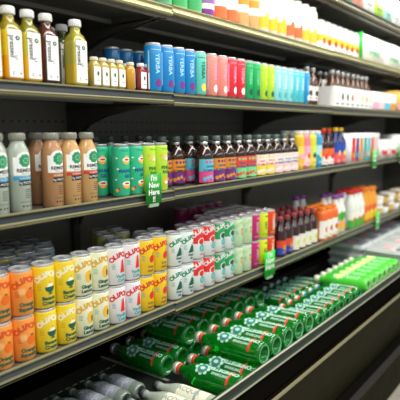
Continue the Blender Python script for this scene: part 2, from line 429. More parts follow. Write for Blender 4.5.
for pr, d, xs in slims:
    for i, x in enumerate(xs):
        put(pr, d+(f', front row, {nth(i, len(xs))}' if len(xs) > 1 else ', front row'), g, x-.006, 1.09, bz-.003, random.uniform(-.15, .15))
        if x > 1.3: put(pr, d+(f' in second row, {nth(i, len(xs))}' if len(xs) > 1 else ' in second row'), g, x-.006, 1.147, bz-.003, random.uniform(-.4, .4))
for i, x in enumerate((1.118, 1.177, 1.236, 1.295)):
    put(slims[0][0], f'blue energy can in the back row behind the shots, {nth(i, 4)}', g, x, 1.245, bz-.003, random.uniform(1, 2))
put(slims[0][0], 'blue energy can in the middle, standing behind the first blue can', g, 1.236, 1.165, bz-.003, 1.3)

# protein bottles on the middle shelf
def protein(col, stripe, name):
    m = mat('protein '+name, col, .25, coat=.4); gcap = mat('clear grey cap', (.30, .30, .25), .2, coat=.6)
    r = .0265
    prof = [(r*.85, 0, m), (r, .004, m), (r, .138, m), (r*.93, .150, m), (r*.70, .162, m), (r*.60, .169, m), (r*.60, .174, None)]
    def lab(l):
        lp = paper
        l.band(r, .090, .1335, -1.05, 1.25, lp)
        l.wrap(disc(.020, .013, a0=0, a1=PI, n=14), r*.985, .133, lp, A0+.2, eps=.0006)
        gg = ink('rosette green ink', (.02, .30, .12))
        for k in range(9):
            a = 2*PI*k/9; l.wrap(disc(.0056), r, .125, gg, A0+.22, dx=.0105*math.cos(a), dy=.0105*math.sin(a), eps=.0007)
        l.wrap(disc(.009), r, .125, gg, A0+.22, eps=.0006); [l.wrap(disc(.0016), r, .125, ink('rosette pale ink', (.45, .65, .45)), A0+.22, dx=.006*math.cos(k), dy=.006*math.sin(k), eps=.0011) for k in range(6)]
        l.wrap(text('REMEDY', .0118, bold=.03), r, .1015, inkblack, A0+.22, eps=.0006)
        l.wrap(text('ORGANICS', .0048), r, .0935, inkblack, A0+.22, eps=.0006)
        l.band(r, .079, .087, -1.1, 1.25, stripe, eps=.0004); l.wrap(text('SUPERFOOD', .0055), r, .083, inkwhite, A0+.22, eps=.0008)
        l.band(r, .066, .0785, -.6, 1.25, inkblack, eps=.0004); l.wrap(text('9g PROTEIN', .0078, bold=.0), r, .072, inkwhite, A0+.35, eps=.0008)
        for i in range(5): l.wrap(rect(-.004, .012-.002*(i % 3), -.0007, .0007), r, .056-.005*i, inkblack, A0+.22, eps=.0004)
        l.wrap(rect(-.016, .014, -.0004, .0004), r, .026, inkblack, A0+.22, eps=.0004)
        for i in range(3): l.wrap(disc(.0022), r, .016, inkblack, A0+.22, dx=-.010+.009*i, eps=.0004)
    return bottle('protein_bottle', 'bottle', prof, cap_at(.0188, .1725, .190), lab, gcap, 28)
blue_s = ink('azure ink', (.02, .35, .62)); red_s = ink('brick red ink', (.6, .05, .03)); or_s = ink('rust ink', (.5, .15, .04))
pg = protein((.42, .48, .40), blue_s, 'sage'); pb = protein((.48, .24, .11), or_s, 'cocoa'); pc = protein((.62, .36, .14), red_s, 'caramel')
g = 'protein drink bottles on the middle shelf'; cz = DZ['C']
put(pg, 'sage green protein bottle with blue stripe, cut by left picture edge', g, .613, 1.09, cz, .05)
put(pg, 'sage green protein bottle with blue stripe, standing whole', g, .672, 1.09, cz, .05)
put(pg, 'sage green protein bottle in the second row, left end', g, .65, 1.150, cz, .2)
put(pb, 'cocoa brown protein bottle with rust stripe in front', g, .767, 1.09, cz, .05)
put(pb, 'cocoa brown protein bottle set back in second row', g, .775, 1.165, cz, .25)
put(pc, 'caramel protein bottle with red stripe, left of two', g, .824, 1.09, cz, .05)
put(pc, 'caramel protein bottle with red stripe beside the green cans', g, .880, 1.09, cz, .05)
put(pc, 'caramel protein bottle in the second row', g, .835, 1.155, cz, .1)

# teal and lime cans
def mango_art(b, r, h):
    cup = ink('cup white ink', (.9, .88, .75)); fl = ink('flesh orange ink', (.95, .45, .05)); core = ink('crimson ink', (.6, .03, .08)); lf = ink('leaf ink', (.05, .40, .12)); na = ink('navy ink', (.01, .10, .25))
    for zz, s in ((.715, 1.3), (.27, 1.4)):
        b.wrap(disc(.0105*s, .011*s, a0=PI, a1=2*PI, n=12), r, h*zz, fl, A0, dx=.008); b.wrap(disc(.0105*s, .0045*s), r, h*zz, cup, A0, dx=.008, eps=.0007)
        b.wrap(disc(.006*s, .002*s), r, h*zz, core, A0, dx=.009, eps=.001)
    b.wrap(disc(.008, .007, a0=0, a1=PI, n=10), r, h*.745, fl, A0, dx=.008, eps=.0005)
    b.wrap(text('MANGO', .0140, bold=.05), r, h*.50, na, A0, dx=.010); b.wrap(text('GO', .0140, bold=.05), r, h*.405, na, A0, dx=.012)
    b.wrap(text('ORGANIC', .006), r, h*.88, na, A0, dx=.004)
    for i in range(5): b.wrap(disc(.004, .0022), r, h*(.34+.10*i), lf if i % 2 else cup, A0-.95, dx=.003*(i % 3), eps=.0005)
    b.wrap(disc(.005), r, h*.14, fl, A0-.85); b.wrap(disc(.004), r, h*.17, core, A0-.6)
def pine_art(b, r, h):
    cup = ink('cup white ink', (.9, .88, .75)); fl = ink('flesh orange ink', (.95, .45, .05)); na = ink('deep green ink', (.02, .22, .04)); pe = ink('peach glow ink', (1., .6, .3))
    b.wrap(disc(.011, .010), r, h*.70, pe, A0, dx=.006); b.wrap(disc(.006, .005), r, h*.68, cup, A0, dx=.008, eps=.0008); b.wrap(disc(.005), r, h*.76, fl, A0-.5)
    b.wrap(text('PINEY', .0140, bold=.05), r, h*.50, na, A0, dx=.006); b.wrap(text('PASS', .0140, bold=.05), r, h*.41, na, A0, dx=.006)
    b.wrap(text('ORGANIC', .006), r, h*.88, na, A0, dx=.004)
    b.wrap(disc(.012, .011), r, h*.22, fl, A0, dx=.006); b.wrap(disc(.008, .005), r, h*.20, cup, A0, dx=.006, eps=.0008)
tm = can('tea_can', 'can', .0262, .155, bands1(paint('turquoise can paint', (.03, .50, .26))), mango_art, alu_dark)
tl = can('tea_can', 'can', .0262, .155, bands1(paint('spring lime can paint', (.48, .74, .04))), pine_art, alu_dark)
g = 'tall fruit print cans on the middle shelf'
for i, (pr, d, x, y, rz) in enumerate([(tm, 'turquoise can with half mango print, left of the front pair', 1.003, 1.09, -.2), (tm, 'turquoise can with half mango print, right of the front pair', 1.058, 1.09, .05),
        (tl, 'lime green can with peach print behind the sign', 1.113, 1.09, .05), (tl, 'lime green can with peach print, right end of its row', 1.168, 1.09, .05),
        (tm, 'turquoise can in second row beside the caramel bottles', .972, 1.148, -.5), (tm, 'turquoise can in second row, hidden behind the front pair', 1.03, 1.148, .3), (tl, 'lime green can in second row, left', 1.088, 1.148, .3), (tl, 'lime green can in second row, right', 1.146, 1.148, .3)]):
    put(pr, d, g, x, y, cz, rz)

# kombucha bottles
def kom(top, bot, txt, capm, name, ring=None):
    gl = mat('dark amber glass', (.035, .014, .008), .08, coat=.8); r = .0345
    prof = [(r*.85, 0, gl), (r, .004, gl), (r, .098, gl), (r*.93, .112, gl), (r*.55, .132, gl), (r*.36, .142, gl), (r*.34, .158, None)]
    def lab(l):
        l.band(r, .010, .050, -1.5, 1.5, bot, n=18); l.band(r, .050, .092, -1.5, 1.5, top, n=18)
        l.wrap(text('KOMBUCHA', .0115, bold=.03), r, .052, txt, -.1, eps=.0007)
        l.wrap(text('ORGANIC', .010, bold=.03), r, .066, txt, -.1, eps=.0007)
        for i in range(6): l.wrap(disc(.007-.0006*i), r, .022+.004*(i % 3), ring or top, -.9+.36*i, eps=.0006)
        for i in range(4): l.wrap(disc(.005), r, .082, bot, -.7+.4*i, eps=.0006)
    return bottle('kombucha_bottle', 'bottle', prof, cap_at(.0145, .155, .172), lab, capm, 24, None, lambda l: l.lathe([(r*.37, .1425, alu), (r*.39, .143, alu), (r*.39, .152, alu), (r*.36, .1525, None)], 20))
capk = mat('grey green cap', (.20, .25, .23), .3, metal=.4)
na = ink('navy ink', (.01, .10, .25))
kc = [(kom(ink('amber orange ink', (.75, .30, .03)), ink('violet ink', (.18, .03, .22)), inkblack, capk, 'a'), 'dim kombucha bottle with amber and violet label', []),
      (kom(ink('sky blue ink', (.12, .55, .70)), ink('hot pink ink', (.75, .08, .30)), na, capk, 'b'), 'kombucha bottle with sky blue and pink label', [1.412]),
      (kom(ink('amber orange ink', (.75, .30, .03)), ink('violet ink', (.18, .03, .22)), na, capk, 'c'), 'kombucha bottle with orange and violet label', [1.485, 1.556]),
      (kom(ink('tomato ink', (.80, .08, .04)), ink('leaf light ink', (.1, .5, .18)), na, capk, 'd'), 'kombucha bottle with red and green label', [1.628, 1.700]),
      (kom(ink('milky ink', (.92, .85, .80)), ink('lemon ink', (.85, .70, .10)), inkred, capk, 'e'), 'kombucha bottle with white and yellow label', [1.773, 1.845]),
      (kom(ink('milky ink', (.92, .85, .80)), ink('light pink ink', (.9, .62, .62)), na, capk, 'f'), 'kombucha bottle with white and pink label', [1.917, 1.989, 2.06])]
g = 'kombucha bottles on the middle shelf'
for i, (x, y) in enumerate(((1.262, 1.165), (1.335, 1.165), (1.27, 1.24), (1.345, 1.24))):
    put(kc[0][0], f"{kc[0][1]}, {'second' if i < 2 else 'third'} row, {nth(i % 2, 2)}", g, x, y, cz, random.uniform(-.1, .1))
for i in range(9):
    put(kc[0][0], f'kombucha bottle at the back of the middle shelf, {nth(i, 9)}', g, 1.13+.073*i, 1.36, cz, random.uniform(-1, 1))
for pr, d, xs in kc:
    for i, x in enumerate(xs):
        put(pr, d+(f', front row, {nth(i, len(xs))}' if len(xs) > 1 else ', front row'), g, x, 1.10, cz, random.uniform(-.1, .1))
        for ry, rn in ((1.172, 'second'), (1.244, 'third')):
            put(pr, d+(f', {rn} row, {nth(i, len(xs))}' if len(xs) > 1 else f', {rn} row'), g, x+.006, ry, cz, random.uniform(-.5, .5))

# generic label bottles for the far right
def soda(nm, r, h, glass, capm, lab_lo, lab_hi, lz=(.12, .58), dots=None, neck=.36, tall=0):
    prof = [(r*.85, 0, glass), (r, h*.025, glass), (r, h*.80, glass), (r*.95, h*.86, glass), (r*.80, h*.90, glass), (r*neck, h*.91, glass), (r*neck, h*.92, None)] if tall else [(r*.85, 0, glass), (r, h*.025, glass), (r, h*.60, glass), (r*.85, h*.68, glass), (r*(neck+.1), h*.80, glass), (r*neck, h*.86, glass), (r*neck, h*.92, None)]
    def lab(l):
        zm = h*(lz[0]+lz[1])/2
        l.band(r, h*lz[0], zm, -1.5, 1.5, lab_lo); l.band(r, zm, h*lz[1], -1.5, 1.5, lab_hi)
        if dots:
            l.wrap(disc(r*.40, r*.45), r, zm, dots, -.1, eps=.0008); l.wrap(rect(-r*.5, r*.5, -.0018, .0018), r, h*(lz[0]+.06), dots, -.1, eps=.0006)
    return bottle(nm, 'bottle', prof, cap_at(r*(neck+.08), h*.905, h), lab, capm, 20)
amb = mat('amber glass', (.10, .035, .01), .08, coat=.8); wh_b = mat('milky bottle', (.85, .84, .80), .25, coat=.4)
yj = mat('yellow juice glass', (.85, .55, .03), .15, coat=.5); darkg = mat('dark cola glass', (.04, .012, .012), .08, coat=.8)
redc = mat('red cap', (.70, .03, .03), .35); yelc = mat('yellow cap', (.85, .55, .04), .35); purc = mat('purple cap', (.30, .10, .38), .35); orc = mat('orange cap', (.85, .25, .02), .35); blc = mat('blue cap', (.04, .18, .50), .35)
milky = ink('milky ink', (.92, .85, .80))
# middle shelf, right
sets = [(soda('juice_drink_bottle', .030, .186, yj, white, ink('yellow orange ink', (.9, .5, .03)), yel, (.12, .62), pink, .6, 1), 'yellow drink bottle with white cap', [2.125], 'C'),
        (soda('juice_drink_bottle', .030, .186, mat('pink drink', (.85, .25, .30), .2, coat=.4), white, ink('light pink ink', (.9, .62, .62)), pink, (.12, .62), inkred, .6, 1), 'pink drink bottle with white cap', [2.190], 'C'),
        (soda('juice_drink_bottle', .030, .186, mat('chartreuse drink', (.75, .75, .05), .2, coat=.4), white, yel, ink('chartreuse ink', (.7, .8, .1)), (.12, .62), inkdg, .6, 1), 'chartreuse drink bottle with white cap', [2.255], 'C'),
        (soda('juice_drink_bottle', .030, .186, mat('azure drink', (.05, .35, .65), .2, coat=.4), white, blue_s, pale_blue, (.12, .62), yel, .6, 1), 'azure drink bottle with white cap', [2.320], 'C'),
        (soda('juice_drink_bottle', .032, .192, darkg, redc, milky, ink('orange red ink', (.85, .15, .04)), (.08, .50), inkred), 'dark drink bottle with red cap', [2.392, 2.462], 'C'),
        (soda('juice_drink_bottle', .032, .200, mat('navy bottle', (.02, .03, .16), .2, coat=.5), yelc, ink('red pink ink', (.8, .12, .15)), ink('royal blue ink', (.03, .08, .45)), (.08, .60), yel), 'navy drink bottle with yellow cap', [2.545, 2.615], 'C')]
for pr, d, xs, sh in sets:
    for i, x in enumerate(xs):
        put(pr, d+(f' on middle shelf, front, {nth(i, len(xs))}' if len(xs) > 1 else ' on middle shelf, front'), 'drink bottles far along the middle shelf', x, 1.10, DZ[sh], random.uniform(-.2, .2))
        put(pr, d+(f' on middle shelf, second row, {nth(i, len(xs))}' if len(xs) > 1 else ' on middle shelf, second row'), 'drink bottles far along the middle shelf', x, 1.168, DZ[sh], random.uniform(-.2, .2))

def carton(name, label, cat, x0, x1, y0, y1, z0, z1, m, art, group=None, parent_art='print'):
    t = thing(name, label, cat, ((x0+x1)/2, (y0+y1)/2, z0), group)
    w, d, h = x1-x0, y1-y0, z1-z0
    b = MB(); b.box(-w/2, w/2, -d/2, d/2, 0, h, m, .003); b.build('carton', t)
    a = MB(); art(a, w, d, h); a.build('print', t)
    return t
def flatp(a, shp, m, d, dx=0, dz=0, off=.0008): a.poly([(x+dx, -d/2-off, y+dz) for x, y in shp[0]], shp[1], m)
def stripes_print(a, w, d, h):
    cols = [inkred, ink('violet ink', (.18, .03, .22)), ink('amber orange ink', (.75, .30, .03)), inkteal, ink('sky blue ink', (.12, .55, .70)), ink('orange red ink', (.85, .15, .04)), ink('light pink ink', (.9, .62, .62))]
    for i, c in enumerate(cols):
        x = -w/2+w*(.12+.125*i); flatp(a, rect(-.025, .025, -.066, .066, 0), c, d, x, h*.47)
        flatp(a, rect(-.014, .014, -.016, .010, 0), cols[(i+2) % 7], d, x, h*.30, .0016)
        a.poly([(x-.012, -d/4, h+.0008), (x+.012, -d/4, h+.0008), (x+.012, d/4, h+.0008), (x-.012, d/4, h+.0008)], [(0,1,2,3)], milky)
carton('variety_box', 'white box printed with coloured stripes on the middle shelf', 'box', 2.69, 3.17, 1.075, 1.30, cz, cz+.168, paper, stripes_print)
def berry_print(a, w, d, h):
    flatp(a, rect(-w*.46, w*.46, -.025, .012, 0), inkred, d, 0, h*.42); flatp(a, rect(-w*.3, w*.1, -.008, .008, 0), inkwhite, d, 0, h*.5, .0016); flatp(a, disc(.02, step=0), inkwhite, d, w*.25, h*.38, .002)
for i, x in enumerate((3.22, 3.40)):
    carton('drink_multipack', ['white and red multipack left of the far green tag', 'white and red multipack beside the far green tag'][i], 'box', x, x+.165, 1.075, 1.25, cz, cz+.12, paper, berry_print, 'multipacks at the far end of the middle shelf')
def pale_print(a, w, d, h):
    flatp(a, rect(-w*.4, w*.4, -.008, .008, 0), inkteal, d, 0, h*.6); flatp(a, disc(.02, step=0), pale_blue, d, 0, h*.3)
for i, x in enumerate((3.62, 3.80, 3.98)):
    carton('drink_multipack', ['pale multipack right of the far green tag', 'pale multipack at the picture edge, middle shelf', 'last pale multipack on the middle shelf'][i], 'box', x, x+.165, 1.075, 1.25, cz, cz+.15, paper, pale_print, 'multipacks at the far end of the middle shelf')

# upper shelf, right: brown bottles in white carriers
bb = soda('brown_bottle', .030, .178, amb, mat('silver cap', (.7, .7, .7), .3, metal=.7), milky, milky, (.12, .50), inkblack)
g = 'brown bottles on the upper shelf'; bzz = DZ['B']
for i, x in enumerate((2.232, 2.296)):
    put(bb, f'brown bottle with white label loose beside the blue cans, {nth(i, 2)}', g, x, 1.12, bzz, 0)
    put(bb, f'brown bottle behind the loose pair, {nth(i, 2)}', g, x, 1.19, bzz, 0)
def carrier(lab, x0, n, cols):
    w = n*.066+.006; t = thing('bottle_carrier', lab, 'carrier', (x0+w/2, 1.13, bzz), 'white bottle carriers')
    b = MB(); h = .100
    b.box(-w/2, w/2, -.070, -.0675, 0, h, paper); b.box(-w/2, w/2, .0675, .070, 0, h, paper)
    b.box(-w/2, -w/2+.002, -.0675, .0675, 0, h, paper); b.box(w/2-.002, w/2, -.0675, .0675, 0, h, paper); b.box(-w/2+.002, w/2-.002, -.0675, .0675, 0, .0015, paper)
    b.build('carton', t)
    hd = MB(); hd.box(-w/2+.002, w/2-.002, -.001, .001, .0015, .135, paper); hd.build('handle', t)
    a = MB()
    for i in range(n):
        x = -w/2+.036+.066*i
        a.poly([(p+x, -.0712, q+.05) for p, q in disc(.013, .018, step=0)[0]], disc(.013, .018, step=0)[1], cols[i % len(cols)])
        a.poly([(p+x, -.0712, q+.014) for p, q in rect(-.02, .02, -.003, .003, 0)[0]], [(0,1,2,3)], inkblack)
    a.build('print', t)
    for row, y in ((0, 1.13-.034), (1, 1.13+.034)):
        for i in range(n):
            put(bb, f"brown bottle in the {lab.split(' with ')[1].split(' ')[0]} print carrier, {'front' if row == 0 else 'rear'} row, {nth(i, n)}", 'brown bottles held in white carriers', x0+.036+.066*i, y, bzz+.0018, 0)
carrier('white bottle carrier with black and red print', 2.43, 4, [milky, inkblack, inkdg, inkred])
carrier('white bottle carrier with yellow print, right of the other carrier', 2.705, 4, [milky, yel, ink('amber orange ink', (.75, .30, .03)), ink('chartreuse ink', (.7, .8, .1))])
def fruit_print(a, w, d, h):
    for c, x in ((pink, -.34), (ink('light pink ink', (.9, .62, .62)), -.12), (ink('sky blue ink', (.12, .55, .70)), .12), (ink('amber orange ink', (.75, .30, .03)), .36)):
        flatp(a, rect(-w*.11, w*.11, -.02, .018, 0), c, d, w*x, h*.25)
    flatp(a, rect(-w*.3, w*.3, -.006, .006, 0), ink('light pink ink', (.9, .62, .62)), d, 0, h*.75)
carton('fruit_drink_box', 'white box with pink and blue lower print on upper shelf', 'box', 3.0, 3.46, 1.075, 1.27, bzz, bzz+.105, paper, fruit_print)
carton('amber_box', 'amber yellow box at the right end of the upper shelf', 'box', 3.48, 3.80, 1.075, 1.27, bzz, bzz+.135, mat('amber card', (.75, .45, .08), .5), fruit_print)

# ---------------- lower shelf, right part
dz = DZ['D']
cola = soda('iced_tea_bottle', .030, .180, darkg, mat('dusty red cap', (.45, .07, .08), .4), ink('royal blue ink', (.03, .08, .45)), ink('tomato ink', (.80, .08, .04)), (.06, .42), ink('amber orange ink', (.75, .30, .03)))
colaw = soda('iced_tea_bottle', .030, .180, darkg, mat('dusty red cap', (.45, .07, .08), .4), milky, milky, (.05, .42), ink('chartreuse ink', (.7, .8, .1)))
g = 'small dark bottles on the lower shelf'
for i, x in enumerate((1.975, 2.04)):
    for ry, rn in ((1.10, 'front'), (1.168, 'second'), (1.236, 'third')):
        put(cola, f'dark bottle with blue and red label, {rn} row, {nth(i, 2)}', g, x, ry, dz, 0)
for i, x in enumerate((2.105, 2.170, 2.235, 2.30)):
    for ry, rn in ((1.10, 'front'), (1.168, 'second'), (1.236, 'third')):
        put(colaw, f'dark bottle with white label and red cap, {rn} row, {nth(i, 4)}', g, x, ry, dz, 0)
wsets = [(soda('yogurt_drink_bottle', .0325, .175, mat('tomato plastic', (.85, .16, .03), .3), orc, milky, milky, (.10, .62), inkred, .62, 1), 'orange red bottle with white label', [2.375, 2.442, 2.509], 1.085),
         (soda('yogurt_drink_bottle', .0325, .215, wh_b, purc, ink('yellow orange ink', (.9, .5, .03)), ink('grass green ink', (.06, .45, .05)), (.10, .55), pink, .5), 'tall white bottle with purple cap and yellow green label', [2.58, 2.648], 1.10),
         (soda('yogurt_drink_bottle', .034, .218, wh_b, redc, ink('grass green ink', (.06, .45, .05)), milky, (.02, .45), inkred, .5), 'tall white bottle with red cap and green foot', [2.79, 2.862, 2.934], 1.10),
         (soda('yogurt_drink_bottle', .034, .212, mat('orange drink', (.85, .36, .03), .2, coat=.4), orc, ink('yellow orange ink', (.9, .5, .03)), ink('orange red ink', (.85, .15, .04)), (.10, .5), yel, .6), 'tall orange bottle with orange cap', [3.01, 3.082, 3.154], 1.10)]
for pr, d, xs, y in wsets:
    for i, x in enumerate(xs):
        for k, rn in enumerate(('front', 'second')):
            put(pr, f"{d}, {rn} row, {nth(i, len(xs))}", 'bottles far along the lower shelf', x, y+.07*k, dz, random.uniform(-.2, .2))
put(wsets[1][0], 'white bottle with purple cap behind the orange capped bottles, left', 'bottles far along the lower shelf', 2.40, 1.245, dz)
put(wsets[1][0], 'white bottle with purple cap behind the orange capped bottles, right', 'bottles far along the lower shelf', 2.475, 1.245, dz)
jar = MB
def tub(name, label, x, y, z, c1, c2):
    t = thing(name, label, 'tub', (x, y, z), 'food tubs at the far end of the lower shelf')
    b = MB(); b.lathe([(.040, 0, c1), (.046, .004, c1), (.050, .055, None)], 24); b.build('body', t)
    l = MB(); l.lathe([(.050, .0552, c2), (.053, .056, c2), (.053, .064, c2), (.048, .066, None)], 24); l.build('lid', t)
for i, x in enumerate((3.28, 3.395, 3.51, 3.625, 3.74, 3.855)):
    for k in range(2):
        tub('food_tub', f"{'cream' if (i+k) % 2 else 'golden'} tub, {'upper' if k else 'lower'} layer, {nth(i, 6)} at shelf end", x, 1.12, dz+.0665*k, mat('golden tub', (.62, .40, .10), .4) if (i+k) % 2 == 0 else white, mat('tan lid', (.35, .22, .10), .4) if i % 2 else white)

# ---------------- top shelf
az = DZ['A']
t1 = soda('smoothie_bottle', .034, .176, mat('mint plastic', (.35, .70, .45), .3), white, ink('leaf ink', (.05, .40, .12)), milky, (.05, .6), None, .70, 1)
t2 = soda('smoothie_bottle', .034, .176, mat('violet plastic', (.45, .22, .55), .3), white, purple, milky, (.05, .25), None, .70, 1)
t3 = soda('smoothie_bottle', .034, .176, mat('brown plastic', (.25, .06, .02), .3), white, ink('orange red ink', (.85, .15, .04)), milky, (.05, .5), None, .70, 1)
t4 = soda('smoothie_bottle', .034, .176, mat('apricot plastic', (.90, .55, .25), .3), white, milky, ink('amber orange ink', (.75, .30, .03)), (.3, .6), None, .70, 1)
t5 = soda('smoothie_bottle', .034, .176, wh_b, white, ink('yellow orange ink', (.9, .5, .03)), milky, (.10, .60), ink('yellow orange ink', (.9, .5, .03)), .70, 1)
t6 = soda('smoothie_bottle', .034, .176, wh_b, white, ink('orange red ink', (.85, .15, .04)), milky, (.10, .60), ink('orange red ink', (.85, .15, .04)), .70, 1)
t7 = soda('dairy_bottle', .034, .135, wh_b, white, milky, ink('yellow orange ink', (.9, .5, .03)), (.04, .5), inkred, .70, 1)
top = [(t1, 'mint bottle on the top shelf', [1.20, 1.275, 1.35]), (t2, 'violet bottle on the top shelf', [1.42]), (t3, 'brown bottle on the top shelf', [1.495, 1.565]), (t4, 'apricot bottle on the top shelf', [1.638, 1.710]),
       (t5, 'white bottle with yellow foot on the top shelf', [1.785, 1.857, 1.930, 2.147, 2.220]), (t6, 'white bottle with red orange foot on the top shelf', [2.002, 2.075]),
       (t7, 'short white bottle on the top shelf', [2.312, 2.384, 2.456, 2.528, 2.600, 2.672, 2.744])]
for pr, d, xs in top:
    for i, x in enumerate(xs):
        put(pr, d+(f', {nth(i, len(xs))}' if len(xs) > 1 else ''), 'bottles on the top shelf', x, 1.105, az, random.uniform(-.2, .2))
gd = thing('shelf_divider', 'bright green divider standing on the top shelf', 'divider', (2.80, 1.15, az))
b = MB(); b.box(-.006, .006, -.08, .08, 0, .15, mat('bright green acrylic', (.02, .50, .05), .3), .002); b.build('panel', gd)
b = MB(); b.box(-.02, .02, -.08, .08, -.0, .003, mat('bright green acrylic', (.02, .50, .05), .3)); b.build('foot', gd)
def green_words(a, w, d, h):
    flatp(a, text('organics', .055, 0, bold=.02), ink('leaf ink', (.05, .40, .12)), d, 0, h*.40)
    for i in range(6): a.poly([(x-w/2+w*(i+.5)/6, y, h+.001) for x, y in disc(.025, step=0)[0]], disc(.025, step=0)[1], milky)
for i, x in enumerate((2.835, 3.19, 3.545)):
    carton('drink_carton', ['white carton with green word right of green divider', 'white carton with green word, middle of three', 'white carton with green word at the picture edge'][i], 'box', x, x+.345, 1.075, 1.28, az, az+.145, paper, green_words, 'white cartons with green words')
# highest shelf
aaz = DZ['AA']
cols = [mat('card green', (.03, .45, .15), .5), mat('card coral', (.85, .35, .28), .5), mat('card white', (.88, .88, .86), .5), mat('card lime', (.45, .75, .08), .5), mat('card mint', (.40, .75, .65), .5)]
nm = ['green', 'coral', 'white', 'lime', 'mint']
def plain_print(a, w, d, h): flatp(a, rect(-w*.3, w*.3, -.02, .02, 0), inkwhite, d, 0, h*.6); flatp(a, rect(-w*.3, w*.3, -.004, .004, 0), inkdg, d, 0, h*.3)
for i in range(9):
    k = [0, 1, 2, 3, 4, 2, 1, 2, 3][i]; x = 2.50+.16*i
    carton('snack_box', f"{nm[k]} box on the highest shelf, {ORD[i]} from its left end", 'box', x, x+.15, 1.075, 1.25, aaz, aaz+.16, cols[k], plain_print, 'boxes on the highest shelf')

# ---------------- bottom tray: glass bottles lying neck to the back
def tube_bottle(r, L, glass, capm, bandm, emblem, wordm, txt, stripe, base):
    t = thing('water_bottle', '', 'bottle')
    b = MB()
    prof = [(r*.10, .022, glass), (r*.45, .016, glass), (r*.68, .003, base), (r*.73, .0, base), (r*.78, .0005, glass), (r*.84, .002, glass), (r*.96, .006, glass), (r, .014, glass), (r, L*.60, glass), (r*.93, L*.66, glass), (r*.70, L*.74, glass), (r*.48, L*.82, glass), (r*.38, L*.88, glass), (r*.38, L*.945, None)]
    b.lathe(prof, 32)
    b.build('body', t)
    c = MB(); c.lathe([(r*.40, L*.93, capm), (r*.50, L*.932, capm), (r*.50, L*.985, capm), (r*.42, L, None)], 20); c.build('cap', t)
    n = MB(); n.lathe([(r*.40, L*.895, bandm), (r*.45, L*.90, bandm), (r*.46, L*.928, bandm), (r*.40, L*.93, None)], 20); n.build('neck_band', t)
    l = MB()
    if emblem:
        k_ = .72 if r < .036 else .95
        for k in range(8):
            a = 2*PI*k/8; l.wrap(disc(.0072*k_), r, L*.52, wordm, 0, dx=.020*k_*math.sin(a), dy=.024*k_*math.cos(a), eps=.0005)
        l.wrap(disc(.0190*k_), r, L*.52, emblem, 0, eps=.0009); l.wrap(disc(.007*k_, .010*k_), r, L*.52, wordm, 0, eps=.0012)
        l.wrap(text(txt, .0220*k_, bold=.04, rotcut=True), r, L*.28, wordm, 0, rot=True, eps=.0006, dy=.011)
        l.wrap(text('SPARKLING', .013*k_, bold=.03, rotcut=True), r, L*.27, wordm, 0, rot=True, eps=.0006, dy=-.008)
        l.band(r, L*.135, L*.165, -.8, .8, stripe, eps=.0006)
    else:
        l.band(r, L*.16, L*.58, -1.3, 1.3, wordm); l.band(r, L*.30, L*.33, -1.3, 1.3, stripe, eps=.0006)
        l.wrap(text(txt, .024, bold=.02, rotcut=True), r, L*.43, stripe, 0, rot=True, eps=.0007)
    l.build('label', t)
    return t
gg = mat('emerald bottle glass', (.010, .60, .05), .06, trans=.78, coat=.5, ior=1.36)
gb = mat('emerald glass foot', (.20, .45, .31), .15, coat=.5)
pale_w = ink('ice white ink', (.50, .76, .68)); em = ink('emblem teal ink', (.04, .24, .20)); stripe_r = ink('poppy ink', (.80, .05, .03))
capw = mat('pale gold cap', (.62, .66, .50), .3, metal=.3); redb = mat('red foil', (.80, .05, .03), .35); blueb = mat('blue foil', (.05, .25, .55), .35); greyc = mat('silver cap', (.7, .7, .7), .3, metal=.7)
G1 = tube_bottle(.0405, .285, gg, capw, redb, em, pale_w, 'S.PELLEGRINO', stripe_r, gb)
G2 = tube_bottle(.0405, .285, gg, greyc, mat('maroon foil', (.10, .03, .04), .4), em, pale_w, 'S.PELLEGRINO', stripe_r, mat('shaded emerald glass foot', (.05, .22, .11), .15, coat=.5))  # back row foot is a darker copy, shade under the shelf painted in
g = 'green water bottles lying in the bottom tray'
zl, zu = -.812, -.742; TR = .0405
trayz = zl-TR-.0012
for i in range(4):
    put(G1, f'green bottle in lower front layer, {nth(i, 4)} with label showing below the upper layer' if i < 3 else 'green bottle in lower front layer under the first upper one', g, 1.230+.082*i, .80, zl, lie=-.45+random.uniform(-.2, .2), tilt=-.05)
for i in range(4, 7): put(G1, f'green bottle in lower front layer under the upper row, {["left","middle","right"][i-4]}', g, 1.230+.082*i, .80, zl, lie=-.45+random.uniform(-.2, .2), tilt=-.05)
for i in range(5): put(G1, f'green bottle in upper front layer with ringed foot, {nth(i, 5)}', g, 1.354+.0825*i, .80, zu, lie=-.45+random.uniform(-.12, .12), tilt=-.05)
for i in range(9): put(G2, f'green bottle in lower back layer, {nth(i, 9)}', g, 1.222+.082*i, 1.11, zl-.0155, lie=-.45+random.uniform(-.25, .25), tilt=-.05)
for i in range(7): put(G2, f'green bottle in upper back layer, {nth(i, 7)}', g, 1.345+.082*i, 1.11, zu-.0155, lie=-.45+random.uniform(-.25, .25), tilt=-.05)
S1 = tube_bottle(.0335, .22, gg, capw, redb, em, pale_w, 'S.PELLEGRINO', stripe_r, gb)
S2 = tube_bottle(.0335, .22, gg, capw, blueb, em, pale_w, 'S.PELLEGRINO', stripe_r, gb)
zs = -.764
for i in range(7):
    pr = S1 if i < 4 else S2
    c = 'red' if i < 4 else 'blue'
    put(pr, f"small green bottle with {c} neck, upper layer, {nth(i if i < 4 else i-4, 4 if i < 4 else 3)}", 'small green bottles in the bottom tray', 1.782+.0685*i, .80, zs, lie=-.45+random.uniform(-.12, .12), tilt=-.05)
    put(pr, f"small green bottle with {c} neck, lower layer, {nth(i if i < 4 else i-4, 4 if i < 4 else 3)}", 'small green bottles in the bottom tray', 1.816+.0685*i, .80, zs-.0585, lie=-.45+random.uniform(-.12, .12), tilt=-.05)
